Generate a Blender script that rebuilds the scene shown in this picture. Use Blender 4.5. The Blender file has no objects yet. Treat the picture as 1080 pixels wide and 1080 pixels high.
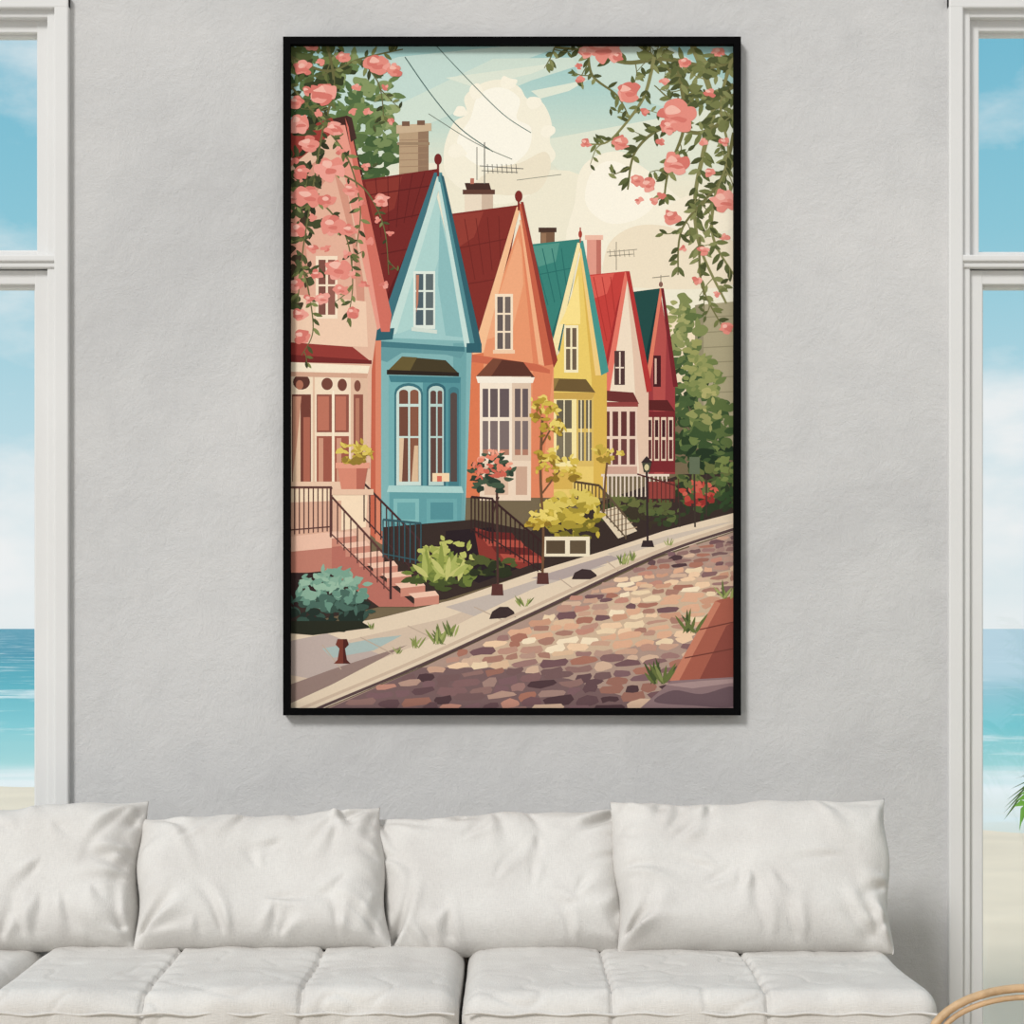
import bpy, bmesh, math, random
import numpy as np
from mathutils import Vector, Matrix, noise
from mathutils.geometry import tessellate_polygon

sc=bpy.context.scene
sc.view_settings.view_transform='Standard'
sc.view_settings.look='None'
F=2000.0; D=5.0; EZ=1.255; HY=662.0
def W(px,py,y=0.0):
    s=F/(D+y)
    return Vector(((px-540)/s, y, EZ+(HY-py)/s))
def lin(c):
    o=[]
    for v in c[:3]:
        v=max(0,min(255,v))/255
        o.append(v/12.92 if v<=0.04045 else ((v+0.055)/1.055)**2.4)
    return (o[0],o[1],o[2],1.0)

# ---------------- materials ----------------
def newmat(name):
    m=bpy.data.materials.new(name); m.use_nodes=True
    nt=m.node_tree; b=nt.nodes['Principled BSDF']
    return m,nt,b
def N(nt,t,**k):
    n=nt.nodes.new(t)
    for a,v in k.items(): setattr(n,a,v)
    return n
def ramp(nt,stops):
    r=N(nt,'ShaderNodeValToRGB'); e=r.color_ramp.elements
    while len(e)<len(stops): e.new(0.5)
    for i,(p,c) in enumerate(stops):
        e[i].position=p; e[i].color=c
    return r
def simple(name,c,rough=0.6,spec=0.3,noise_amt=0.06,scale=8,bump=0.0,bscale=60,stretch=None):
    m,nt,b=newmat(name)
    tc=N(nt,'ShaderNodeTexCoord'); src=tc.outputs['Object']
    if stretch:
        mp=N(nt,'ShaderNodeMapping'); mp.inputs['Scale'].default_value=stretch
        nt.links.new(src,mp.inputs[0]); src=mp.outputs[0]
    n=N(nt,'ShaderNodeTexNoise'); n.inputs['Scale'].default_value=scale; n.inputs['Detail'].default_value=5
    nt.links.new(src,n.inputs['Vector'])
    l=lin(c)
    r=ramp(nt,[(0.3,tuple(v*(1-noise_amt) for v in l[:3])+(1,)),(0.7,tuple(min(1,v*(1+noise_amt)) for v in l[:3])+(1,))])
    nt.links.new(n.outputs[0],r.inputs[0]); nt.links.new(r.outputs[0],b.inputs['Base Color'])
    b.inputs['Roughness'].default_value=rough; b.inputs['Specular IOR Level'].default_value=spec
    if bump>0:
        n2=N(nt,'ShaderNodeTexNoise'); n2.inputs['Scale'].default_value=bscale; n2.inputs['Detail'].default_value=6
        nt.links.new(src,n2.inputs['Vector'])
        bp=N(nt,'ShaderNodeBump'); bp.inputs['Strength'].default_value=bump; bp.inputs['Distance'].default_value=0.01
        nt.links.new(n2.outputs[0],bp.inputs['Height']); nt.links.new(bp.outputs[0],b.inputs['Normal'])
    return m

# plaster wall
def wallmat():
    m,nt,b=newmat('plaster_wall')
    tc=N(nt,'ShaderNodeTexCoord')
    n=N(nt,'ShaderNodeTexNoise'); n.inputs['Scale'].default_value=1.2; n.inputs['Detail'].default_value=11; n.inputs['Roughness'].default_value=0.68; n.inputs['Distortion'].default_value=0.5
    nt.links.new(tc.outputs['Object'],n.inputs['Vector'])
    r=ramp(nt,[(0.25,lin((189,189,190))),(0.5,lin((206,206,206))),(0.75,lin((218,217,216)))])
    nt.links.new(n.outputs[0],r.inputs[0]); nt.links.new(r.outputs[0],b.inputs['Base Color'])
    n2=N(nt,'ShaderNodeTexNoise'); n2.inputs['Scale'].default_value=9; n2.inputs['Detail'].default_value=12; n2.inputs['Roughness'].default_value=0.76; n2.inputs['Distortion'].default_value=0.3
    nt.links.new(tc.outputs['Object'],n2.inputs['Vector'])
    bp=N(nt,'ShaderNodeBump'); bp.inputs['Strength'].default_value=0.6; bp.inputs['Distance'].default_value=0.014
    nt.links.new(n2.outputs[0],bp.inputs['Height']); nt.links.new(bp.outputs[0],b.inputs['Normal'])
    b.inputs['Roughness'].default_value=0.9; b.inputs['Specular IOR Level'].default_value=0.15
    return m
M_wall=wallmat()
M_frame=simple('white_window_paint',(222,222,221),0.45,0.3,0.02,4)
M_black=simple('black_frame_lacquer',(5,5,6),0.8,0.06,0.1,20)
M_rattan=simple('rattan_cane',(200,168,130),0.5,0.35,0.18,30,0.3,90)
M_leaf=simple('palm_leaf_green',(96,150,52),0.45,0.4,0.3,12)
M_pot=simple('woven_pot',(190,165,130),0.7,0.2,0.15,25,0.5,50)
M_leg=simple('sofa_leg_wood',(140,105,75),0.5,0.3,0.15,15,stretch=(1,1,0.1))
M_sand=simple('beach_sand',(244,230,208),0.95,0.05,0.06,0.9,0.3,6)
def fabric():
    m,nt,b=newmat('linen_fabric')
    tc=N(nt,'ShaderNodeTexCoord')
    n=N(nt,'ShaderNodeTexNoise'); n.inputs['Scale'].default_value=9; n.inputs['Detail'].default_value=7
    nt.links.new(tc.outputs['Object'],n.inputs['Vector'])
    r=ramp(nt,[(0.3,lin((215,212,208))),(0.7,lin((225,223,219)))])
    nt.links.new(n.outputs[0],r.inputs[0])
    hs=[]
    for st in ((520,70,70),(70,520,520)):
        mp=N(nt,'ShaderNodeMapping'); mp.inputs['Scale'].default_value=st
        nt.links.new(tc.outputs['Object'],mp.inputs[0])
        q=N(nt,'ShaderNodeTexNoise'); q.inputs['Scale'].default_value=1.0; q.inputs['Detail'].default_value=2
        nt.links.new(mp.outputs[0],q.inputs['Vector']); hs.append(q)
    ad=N(nt,'ShaderNodeMath',operation='ADD')
    nt.links.new(hs[0].outputs[0],ad.inputs[0]); nt.links.new(hs[1].outputs[0],ad.inputs[1])
    r3=ramp(nt,[(0.3,(0.88,0.88,0.88,1)),(0.7,(1,1,1,1))])
    hf=N(nt,'ShaderNodeMath',operation='MULTIPLY'); hf.inputs[1].default_value=0.5
    nt.links.new(ad.outputs[0],hf.inputs[0]); nt.links.new(hf.outputs[0],r3.inputs[0])
    mu=N(nt,'ShaderNodeMixRGB',blend_type='MULTIPLY'); mu.inputs[0].default_value=1
    nt.links.new(r.outputs[0],mu.inputs[1]); nt.links.new(r3.outputs[0],mu.inputs[2]); nt.links.new(mu.outputs[0],b.inputs['Base Color'])
    bp=N(nt,'ShaderNodeBump'); bp.inputs['Strength'].default_value=0.5; bp.inputs['Distance'].default_value=0.002
    nt.links.new(ad.outputs[0],bp.inputs['Height']); nt.links.new(bp.outputs[0],b.inputs['Normal'])
    b.inputs['Roughness'].default_value=0.95; b.inputs['Specular IOR Level'].default_value=0.1
    return m
M_fab=fabric()
def glass():
    m=bpy.data.materials.new('window_glass'); m.use_nodes=True; nt=m.node_tree; nt.nodes.clear()
    o=N(nt,'ShaderNodeOutputMaterial'); t=N(nt,'ShaderNodeBsdfTransparent'); g=N(nt,'ShaderNodeBsdfGlossy')
    g.inputs['Roughness'].default_value=0.02
    mx=N(nt,'ShaderNodeMixShader'); mx.inputs[0].default_value=0.045
    nt.links.new(t.outputs[0],mx.inputs[1]); nt.links.new(g.outputs[0],mx.inputs[2]); nt.links.new(mx.outputs[0],o.inputs[0])
    return m
M_glass=glass()
def floormat():
    m,nt,b=newmat('oak_planks')
    tc=N(nt,'ShaderNodeTexCoord')
    br=N(nt,'ShaderNodeTexBrick'); br.inputs['Scale'].default_value=1.0
    br.inputs['Brick Width'].default_value=1.4; br.inputs['Row Height'].default_value=0.16; br.inputs['Mortar Size'].default_value=0.003
    br.inputs['Color1'].default_value=lin((205,190,168)); br.inputs['Color2'].default_value=lin((190,174,150)); br.inputs['Mortar'].default_value=lin((120,105,88))
    nt.links.new(tc.outputs['Object'],br.inputs['Vector']); nt.links.new(br.outputs[0],b.inputs['Base Color'])
    b.inputs['Roughness'].default_value=0.5
    return m
def seamat():
    m,nt,b=newmat('sea_water')
    tc=N(nt,'ShaderNodeTexCoord'); sp=N(nt,'ShaderNodeSeparateXYZ')
    nt.links.new(tc.outputs['Object'],sp.inputs[0])
    mp=N(nt,'ShaderNodeMapping'); mp.inputs['Scale'].default_value=(0.12,0.35,1)
    nt.links.new(tc.outputs['Object'],mp.inputs[0])
    n=N(nt,'ShaderNodeTexNoise'); n.inputs['Scale'].default_value=1; n.inputs['Detail'].default_value=6
    nt.links.new(mp.outputs[0],n.inputs['Vector'])
    ma=N(nt,'ShaderNodeMath',operation='MULTIPLY_ADD'); ma.inputs[1].default_value=9; nt.links.new(n.outputs[0],ma.inputs[0]); nt.links.new(sp.outputs['Y'],ma.inputs[2])
    mr=N(nt,'ShaderNodeMapRange'); mr.inputs['From Min'].default_value=16; mr.inputs['From Max'].default_value=136
    nt.links.new(ma.outputs[0],mr.inputs[0])
    r=ramp(nt,[(0.0,lin((225,230,220))),(0.06,lin((250,252,250))),(0.09,lin((170,222,220))),(0.18,lin((124,206,212))),(0.4,lin((66,176,190))),(1.0,lin((30,146,170)))])
    nt.links.new(mr.outputs[0],r.inputs[0])
    n2=N(nt,'ShaderNodeTexNoise'); n2.inputs['Scale'].default_value=1; n2.inputs['Detail'].default_value=8; n2.inputs['Roughness'].default_value=0.7
    mp2=N(nt,'ShaderNodeMapping'); mp2.inputs['Scale'].default_value=(0.25,0.22,1); nt.links.new(tc.outputs['Object'],mp2.inputs[0]); nt.links.new(mp2.outputs[0],n2.inputs['Vector'])
    r2=ramp(nt,[(0.53,(0,0,0,1)),(0.63,(0.75,0.75,0.75,1))]); nt.links.new(n2.outputs[0],r2.inputs[0])
    mx=N(nt,'ShaderNodeMixRGB'); nt.links.new(r2.outputs[0],mx.inputs[0]); nt.links.new(r.outputs[0],mx.inputs[1]); mx.inputs[2].default_value=lin((235,246,246))
    # distance haze painted into the water colour, far out on the right side
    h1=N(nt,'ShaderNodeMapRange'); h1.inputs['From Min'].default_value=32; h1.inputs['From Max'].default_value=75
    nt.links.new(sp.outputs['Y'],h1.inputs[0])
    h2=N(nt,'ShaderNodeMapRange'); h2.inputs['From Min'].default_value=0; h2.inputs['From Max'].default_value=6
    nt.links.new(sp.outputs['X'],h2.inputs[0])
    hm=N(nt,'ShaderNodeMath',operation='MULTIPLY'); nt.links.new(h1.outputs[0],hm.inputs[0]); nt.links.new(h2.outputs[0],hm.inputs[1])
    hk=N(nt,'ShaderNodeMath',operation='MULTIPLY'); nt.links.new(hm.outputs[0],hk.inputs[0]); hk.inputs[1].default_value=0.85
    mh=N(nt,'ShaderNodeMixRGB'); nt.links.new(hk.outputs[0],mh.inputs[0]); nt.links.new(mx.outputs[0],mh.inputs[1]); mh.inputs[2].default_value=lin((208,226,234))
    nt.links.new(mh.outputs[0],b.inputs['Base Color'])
    b.inputs['Roughness'].default_value=0.6; b.inputs['Specular IOR Level'].default_value=0.1
    return m

# ---------------- helpers ----------------
def empty(name,loc=(0,0,0)):
    e=bpy.data.objects.new(name,None); e.location=loc; sc.collection.objects.link(e); return e
def link(name,me,mat,parent=None,smooth=False):
    o=bpy.data.objects.new(name,me); sc.collection.objects.link(o)
    if mat: me.materials.append(mat)
    if parent: o.parent=parent; o.matrix_parent_inverse=Matrix.Translation(-parent.location)
    if smooth:
        for p in me.polygons: p.use_smooth=True
    return o
def boxes(name,lst,mat,parent=None,bev=0.0):
    bm=bmesh.new()
    for (x0,x1,y0,y1,z0,z1) in lst:
        r=bmesh.ops.create_cube(bm,size=1)
        for v in r['verts']:
            v.co=Vector(((x0+x1)/2+v.co.x*(x1-x0),(y0+y1)/2+v.co.y*(y1-y0),(z0+z1)/2+v.co.z*(z1-z0)))
    me=bpy.data.meshes.new(name); bm.to_mesh(me); bm.free()
    o=link(name,me,mat,parent)
    if bev:
        md=o.modifiers.new('bev','BEVEL'); md.width=bev; md.segments=2; md.limit_method='ANGLE'
    return o
def tube(name,paths,rad,mat,parent=None,seg=10):
    cu=bpy.data.curves.new(name,'CURVE'); cu.dimensions='3D'; cu.bevel_depth=rad; cu.bevel_resolution=3; cu.use_fill_caps=True
    for pts in paths:
        s=cu.splines.new('POLY'); s.points.add(len(pts)-1)
        for i,p in enumerate(pts): s.points[i].co=(p[0],p[1],p[2],1)
    o=bpy.data.objects.new(name,cu); sc.collection.objects.link(o); cu.materials.append(mat)
    if parent: o.parent=parent; o.matrix_parent_inverse=Matrix.Translation(-parent.location)
    return o

# ---------------- room ----------------
TOP=3.45
XL0,XL1=-2.45,W(62,0).x
XR0,XR1=W(1011,0).x,2.45
HZ=W(0,9).z
boxes('wall_back',[(XL1,XR0,0,0.16,0,TOP),(-3.4,XL0,0,0.16,0,TOP),(XR1,3.4,0,0.16,0,TOP),
   (XL0,XL1,0,0.16,HZ,TOP),(XR0,XR1,0,0.16,HZ,TOP)],M_wall)
boxes('floor',[(-3.4,3.4,-6.5,0.16,-0.08,0.0)],floormat())
boxes('baseboard_back',[(XL1+.05,XR0-.05,-0.015,0,0,0.11)],M_frame,bev=0.003)

def window(name,side):
    e=empty(name,((XL0+XL1)/2 if side<0 else (XR0+XR1)/2,0,0))
    if side<0:
        inn=XL1; out=XL0; s=-1
    else:
        inn=XR0; out=XR1; s=1
    def bx(a,b,y0,y1,z0,z1): return (min(a,b),max(a,b),y0,y1,z0,z1)
    px=lambda v: v/400.0
    cas=[bx(inn-s*px(12),inn+s*px(3),-0.022,0.02,0,HZ+px(12)),bx(out-s*px(3),out+s*px(12),-0.022,0.02,0,HZ+px(12)),
         bx(inn-s*px(12),out+s*px(12),-0.0225,0.02,HZ-px(2),HZ+px(12))]
    boxes('casing',cas,M_frame,e,0.004)
    z1=HZ-px(0); f=px(12)
    fr=[bx(inn,inn+s*f,-0.005,0.10,0.0,z1),bx(out,out-s*f,-0.005,0.10,0,z1),bx(inn,out,-0.004,0.10,z1-px(10),z1),
        bx(inn,out,-0.012,0.10,W(0,283).z,W(0,271).z),bx(inn,out,-0.020,0.09,W(0,277).z,W(0,270).z),bx(inn,out,-0.003,0.10,0,0.05)]
    boxes('fixed_frame',fr,M_frame,e,0.004)
    def sash(nm,za,zb,y0,y1,w):
        x0=inn+s*f*0.98; x1=out-s*f*0.98
        l=[bx(x0,x0+s*w,y0,y1,za,zb),bx(x1,x1-s*w,y0,y1,za,zb),bx(x0,x1,y0+.001,y1,zb-w,zb),bx(x0,x1,y0+.001,y1,za,za+w)]
        l+=[bx(x0+s*w*.8,x0+s*w*1.16,y0+.02,y1-.005,za+w*.8,zb-w*.8),bx(x1-s*w*.8,x1-s*w*1.16,y0+.02,y1-.005,za+w*.8,zb-w*.8),
            bx(x0+s*w*.8,x1-s*w*.8,y0+.021,y1-.006,zb-w*1.16,zb-w*.8),bx(x0+s*w*.8,x1-s*w*.8,y0+.021,y1-.006,za+w*.8,za+w*1.16)]
        boxes(nm,l,M_frame,e,0.003)
    sash('upper_sash',W(0,268).z-0.02,z1-px(9),0.022,0.08,px(13.5 if side<0 else 12))
    sash('lower_sash',0.05,W(0,284).z+0.0,0.012,0.08,px(15))
    boxes('glass_upper',[bx(inn+s*px(20),out-s*px(20),0.052,0.054,W(0,270).z,z1-px(16))],M_glass,e)
    boxes('glass_lower',[bx(inn+s*px(22),out-s*px(22),0.052,0.054,0.08,W(0,300).z)],M_glass,e)
window('window_1',-1); window('window_2',1)

# ---------------- outdoors ----------------
def gridmesh(name,x0,x1,y0,y1,nx,ny,fz,mat):
    vs=[];fs=[]
    for j in range(ny+1):
        for i in range(nx+1):
            x=x0+(x1-x0)*i/nx; y=y0+(y1-y0)*j/ny
            vs.append((x,y,fz(x,y)))
    for j in range(ny):
        for i in range(nx):
            a=j*(nx+1)+i; fs.append((a,a+1,a+nx+2,a+nx+1))
    me=bpy.data.meshes.new(name); me.from_pydata(vs,[],fs); return link(name,me,mat,None,True)
gridmesh('beach_sand',-40,40,0.3,34,80,60,lambda x,y:-0.37-0.018*y+0.02*noise.noise(Vector((x*.5,y*.5,0)))-0.019*max(0,min(8,x)),M_sand)
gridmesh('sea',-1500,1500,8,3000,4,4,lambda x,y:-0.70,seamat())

# ---------------- painting ----------------
RX0,RX1,RY0,RY1=305.5,774.5,45.5,747.5
PR=random.Random(7)
polys=[]; layer=[0]
def clip(pts):
    def half(ps,f,inter):
        out=[]
        for i in range(len(ps)):
            a=ps[i-1]; b=ps[i]
            fa=f(a); fb=f(b)
            if fb:
                if not fa: out.append(inter(a,b))
                out.append(b)
            elif fa: out.append(inter(a,b))
        return out
    def ix(x): return lambda a,b:(x,a[1]+(b[1]-a[1])*(x-a[0])/(b[0]-a[0]))
    def iy(y): return lambda a,b:(a[0]+(b[0]-a[0])*(y-a[1])/(b[1]-a[1]),y)
    for f,i in ((lambda p:p[0]>=RX0,ix(RX0)),(lambda p:p[0]<=RX1,ix(RX1)),(lambda p:p[1]>=RY0,iy(RY0)),(lambda p:p[1]<=RY1,iy(RY1))):
        if len(pts)<3: return []
        pts=half(pts,f,i)
    return pts
def add(c,pts,new=True):
    if new: layer[0]+=1
    pts=clip([(float(a),float(b)) for a,b in pts])
    if len(pts)>=3: polys.append((pts,c,layer[0]))
def P(c,*v,new=True): add(c,[(v[i],v[i+1]) for i in range(0,len(v),2)],new)
def R(c,x0,y0,x1,y1,new=True): add(c,[(x0,y0),(x1,y0),(x1,y1),(x0,y1)],new)
def strip(c,pts,ws,new=True):
    n=len(pts); Lf=[];Rt=[]
    for i in range(n):
        a=pts[max(0,i-1)]; b=pts[min(n-1,i+1)]
        l=math.hypot(b[0]-a[0],b[1]-a[1]) or 1
        nx,ny=-(b[1]-a[1])/l*ws[i]/2,(b[0]-a[0])/l*ws[i]/2
        Lf.append((pts[i][0]+nx,pts[i][1]+ny)); Rt.append((pts[i][0]-nx,pts[i][1]-ny))
    if new: layer[0]+=1
    for i in range(n-1):
        add(c,[Lf[i],Lf[i+1],Rt[i+1],Rt[i]],False)
def L(c,w,*v,w2=None,new=True):
    pts=[(v[i],v[i+1]) for i in range(0,len(v),2)]
    n=len(pts)
    strip(c,pts,[w if w2 is None else w+(w2-w)*i/(n-1) for i in range(n)],new)
def cat(pts,closed=True,k=5):
    out=[];n=len(pts)
    rng=range(n) if closed else range(n-1)
    for i in rng:
        g=lambda j: pts[j%n] if closed else pts[max(0,min(n-1,j))]
        p0,p1,p2,p3=g(i-1),g(i),g(i+1),g(i+2)
        for t in [q/k for q in range(k)]:
            out.append(tuple(0.5*((2*p1[a])+(-p0[a]+p2[a])*t+(2*p0[a]-5*p1[a]+4*p2[a]-p3[a])*t*t+(-p0[a]+3*p1[a]-3*p2[a]+p3[a])*t**3) for a in (0,1)))
    if not closed: out.append(pts[-1])
    return out
def SM(c,*v,new=True): add(c,cat([(v[i],v[i+1]) for i in range(0,len(v),2)]),new)
def CV(c,w,*v,w2=None):
    q=cat([(v[i],v[i+1]) for i in range(0,len(v),2)],False,6)
    L(c,w,*[a for p in q for a in p],w2=w2)
def E(c,x,y,rx,ry=None,n=18,new=True):
    ry=rx if ry is None else ry
    add(c,[(x+rx*math.cos(2*math.pi*i/n),y+ry*math.sin(2*math.pi*i/n)) for i in range(n)],new)
def B(c,x,y,rx,ry=None,j=0.25,n=9,new=True):
    ry=rx if ry is None else ry; ph=PR.random()*6
    pts=[]
    for i in range(n):
        r=1+PR.uniform(-j,j); a=2*math.pi*i/n+ph
        pts.append((x+rx*r*math.cos(a),y+ry*r*math.sin(a)))
    add(c,cat(pts,True,3),new)
def leaf(c,x,y,l,w,a,new=True):
    ca,sa=math.cos(a),math.sin(a)
    pts=[(0,0),(.25,.42),(.55,.5),(.85,.25),(1,0),(.85,-.25),(.55,-.5),(.25,-.42)]
    add(c,[(x+p*l*ca-q*w*sa,y+p*l*sa+q*w*ca) for p,q in pts],new)
def fol(pal,cx,cy,rx,ry,n,s,shade=True):
    for i in range(n):
        a=PR.random()*6.283; r=math.sqrt(PR.random())
        x=cx+rx*r*math.cos(a); y=cy+ry*r*math.sin(a)
        k=(y-cy)/ry*0.5+0.5 if shade else PR.random()
        k=min(.999,max(0,(1-k)+PR.uniform(-.35,.35)))
        c=pal[int(k*len(pal))]
        if PR.random()<.45: leaf(c,x,y,s*PR.uniform(1.3,2.2),s*PR.uniform(.6,.9),PR.random()*6.283)
        else: B(c,x,y,s*PR.uniform(.6,1.2),s*PR.uniform(.4,.8),.4,7)
def mix(a,b,t): return tuple(a[i]+(b[i]-a[i])*t for i in range(3))

# sky
stops=[(46,(158,202,200)),(90,(176,211,206)),(140,(205,222,208)),(190,(236,232,210)),(250,(246,232,203)),(340,(244,226,195)),(420,(235,215,185))]
y=45.5
while y<420:
    for k in range(len(stops)-1):
        if stops[k][0]<=y+0.5<=stops[k+1][0]: break
    t=(y-stops[k][0])/(stops[k+1][0]-stops[k][0]); t=max(0,min(1,t))
    R(mix(stops[k][1],stops[k+1][1],t),305,y,775,y+5,new=False); y+=5
layer[0]+=1
R((120,105,80),305,420,775,748,new=False)
P((196,220,212),306,100,420,60,560,46,600,46,480,90,306,150)
P((210,226,213),400,120,520,62,640,60,560,85,430,140)
P((202,222,211),600,46,700,46,774,90,774,130,690,110,610,80)
P((226,231,213),560,150,774,110,774,180,600,190)
P((240,234,212),420,170,600,180,700,215,774,205,774,330,420,330)
P((224,232,216),470,82,590,66,560,78,500,92); P((226,233,216),560,96,620,84,600,96,570,104)
SM((246,240,220),475,190,468,160,478,130,492,120,490,102,508,88,530,84,548,92,556,104,572,108,582,130,580,150,586,165,572,182,560,205,520,215)
SM((252,248,234),482,150,496,125,505,100,528,92,548,104,545,125,560,135,556,160,530,178,500,172)
SM((238,228,204),500,200,520,178,548,172,575,160,580,180,560,205)
for (a,b_,r) in ((486,118,8),(502,96,9),(536,88,9),(562,108,9),(578,138,8),(482,160,9)): B((250,244,226),a,b_,r,r*.8,.25,8)
SM((247,240,220),600,260,606,215,612,180,630,164,655,160,672,172,690,185,712,205,735,225,740,270,660,285)
SM((252,246,230),618,215,622,185,640,170,662,176,676,195,690,215,670,232,640,235)
SM((240,226,200),640,262,665,240,700,238,735,250,774,255,774,300,650,300)
SM((246,236,214),700,225,730,205,774,210,774,240,730,245)
# wires
CV((70,100,95),1.1,427,60,455,100,485,135,520,160)
CV((90,115,108),.9,458,46,490,80,530,120,560,140)
L((130,132,118),0.7,545,190,592,184)
CV((110,120,108),0.8,452,120,500,150,540,168)
# trees behind house1
fol([(82,108,66),(104,128,78),(134,152,98)],375,100,38,38,90,8)
fol([(70,96,58),(90,114,68),(110,134,80)],385,150,40,40,100,8)
fol([(60,84,50),(92,114,68)],325,90,30,45,50,8)
fol([(122,142,90),(148,162,108)],405,130,14,30,26,6)
# background building and trees at right
P((172,162,130),733,322,774,318,774,470,733,470)
P((150,142,112),733,322,742,320,742,470,733,470)
for yy in range(335,460,16): L((146,138,108),1,735,yy,774,yy-2)
fol([(52,70,44),(72,94,56),(98,116,66),(130,140,84)],722,400,20,92,130,8)
fol([(48,66,42),(76,98,58),(112,128,72),(146,152,90)],740,440,24,66,130,7)
fol([(42,58,40),(62,84,50),(92,110,62)],755,470,22,48,90,8)
fol([(144,150,92),(164,166,104)],714,345,11,30,24,5)
fol([(132,142,82),(156,158,94)],733,385,12,26,24,5)
fol([(150,152,92),(176,172,108)],748,430,12,22,18,5)

# ---- house 6 (crimson) ----
P((38,78,74),666,308,697,304,690,345,682,400,672,350)
P((26,60,60),690,330,697,304,682,400,680,380)
P((158,60,64),697,312,712,404,712,500,672,500,672,412,682,400)
P((184,80,76),697,312,703,350,700,500,690,500,688,370)
P((226,124,98),696,304,699,304,684,412,679,412)
P((120,40,46),697,304,700,304,715,408,710,408)
E((120,44,44),697,300,2,3)
R((74,34,38),689,375,697,408); R((222,182,164),690.5,378,692.5,405) 
P((96,40,40),671,432,676,422,704,422,712,434)
R((124,44,48),672,434,712,498)
for k in range(5):
    R((232,204,180),675+k*7.4,440,680.5+k*7.4,486)
    R((72,36,40),676+k*7.4,443,679.5+k*7.4,461); R((96,48,48),676+k*7.4,464,679.5+k*7.4,484)
# ---- house 5 (cream red) ----
R((228,156,138),619,250,634,292); R((194,114,100),629,250,634,292); R((240,190,168),617,248,636,253)
P((200,64,58),620,290,661,286,652,330,640,400,628,340)
P((168,48,48),650,325,661,286,642,400,638,385)
P((222,92,80),622,291,648,288,640,310,626,315)
for k in range(3): L((176,52,48),.9,626+k*9,292,640+k*5,360-k*8)
P((241,222,198),661,296,684,415,684,500,633,500,633,412,642,400)
P((228,196,172),661,296,672,350,684,415,684,500,674,500,668,380)
P((232,118,100),659,287,663,287,643,414,636,414)
P((182,54,52),660,286,664,286,688,412,682,414)
R((84,60,58),648,370,659,406); R((240,220,200),653,371,654.5,405); R((240,220,200),649,387,658,388.5)
P((112,52,50),632,422,640,412,668,414,674,426)
R((234,206,186),634,426,672,498)
for k in range(4):
    R((102,54,54),637+k*9,434,643+k*9,460); R((112,66,64),637+k*9,463,643+k*9,490)
R((150,68,64),634,424,673,429)
R((205,162,144),634,492,672,500)
# antennas
AC=(150,140,122)
L(AC,.9,650,255,650,285); L(AC,.8,640,266,672,263); L(AC,.8,642,270,668,268)
for k in range(6): L(AC,.6,643+k*5,263,644+k*5,271,new=False)
L(AC,.9,697,290,697,303); L(AC,.8,688,293,706,291)
# ---- house 4 (yellow) ----
R((124,92,70),570,243,585,262); R((78,56,48),568,240,587,245); R((152,116,88),571,246,576,262)
P((56,132,122),557,258,612,252,604,300,588,370,574,330)
P((40,106,102),598,300,612,252,590,372,582,352)
P((84,152,138),559,260,590,256,586,276,566,282)
for k in range(4): L((42,112,106),1,562+k*10,262,578+k*7,322-k*3)
L((42,112,106),.9,566,290,602,283)
P((238,206,102),612,268,640,395,640,525,566,525,566,402,590,372)
P((222,182,78),612,268,626,330,640,395,640,525,626,525,624,400)
P((248,230,172),609,256,613,256,582,398,573,400)
P((70,150,142),611,254,615,254,642,392,634,396)
P((242,206,128),611,262,613,262,634,396,628,396)
P((252,226,140),596,330,610,290,612,330,612,342,590,342)
E((176,68,56),612,247,2,4); L((176,68,56),1.3,612,240,612,256)
R((248,234,192),595,343,610,393); R((114,96,78),597,346,601.5,390); R((114,96,78),603.5,346,608,390); R((248,234,192),596,366,609,368)
P((112,90,54),569,412,582,399,618,400,628,414)
P((150,124,68),569,412,582,399,590,399,584,412)
R((248,230,164),572,414,626,520)
P((222,188,98),608,414,626,414,626,520,608,520)
for (a,b_) in ((575,583),(587,603),(610,616),(618,624)):
    R((104,96,80),a,422,b_,452); R((126,116,94),a,456,b_,486); L((248,234,192),1.2,(a+b_)/2,422,(a+b_)/2,486)
P((206,166,78),569,414,628,414,624,421,572,421)
R((236,204,108),572,492,626,522); R((218,178,80),576,497,604,516)
# ---- house 3 (orange) ----
R((236,220,198),490,203,520,226); R((208,184,162),508,203,520,226); R((100,66,56),488,200,522,205)
P((76,52,46),492,200,490,193,516,193,518,200)
R((188,116,96),496,188,500,194)
L((110,108,100),1.1,511,150,511,194); L((110,108,100),.9,506,175,552,178); L((110,108,100),.8,508,180,546,182)
for k in range(7): L((110,108,100),.7,514+k*5,173,515+k*5,183,new=False)
L((110,108,100),.9,503,155,503,190)
P((134,50,44),472,226,548,216,538,270,516,352,500,370,486,300)
P((110,40,38),526,300,548,216,516,352,506,348)
P((150,62,52),474,228,510,223,500,250,482,262)
for k in range(5): L((114,42,38),.8,478+k*12,232-k,492+k*9,300-k*5)
L((114,42,38),1,482,262,534,252); L((114,42,38),1,490,300,526,294)
P((236,152,108),548,236,584,382,584,525,487,525,487,372,510,355)
P((224,122,80),487,372,510,372,510,525,487,525)
P((228,134,94),548,236,566,310,584,382,570,525,560,525,562,380)
P((242,170,126),520,330,546,250,550,262,552,300,540,350,514,358)
P((206,106,76),487,372,500,374,566,384,580,390,580,394,500,382,487,384)
P((247,192,146),545,218,549,218,510,372,498,374)
P((202,98,70),547,215,551,215,585,384,574,386)
P((150,60,50),549,213,552,213,588,380,584,388)
P((244,178,134),548,232,550,232,574,386,568,384)
E((130,48,44),547,207,4,6); L((130,48,44),2,547,210,547,222)
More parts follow.
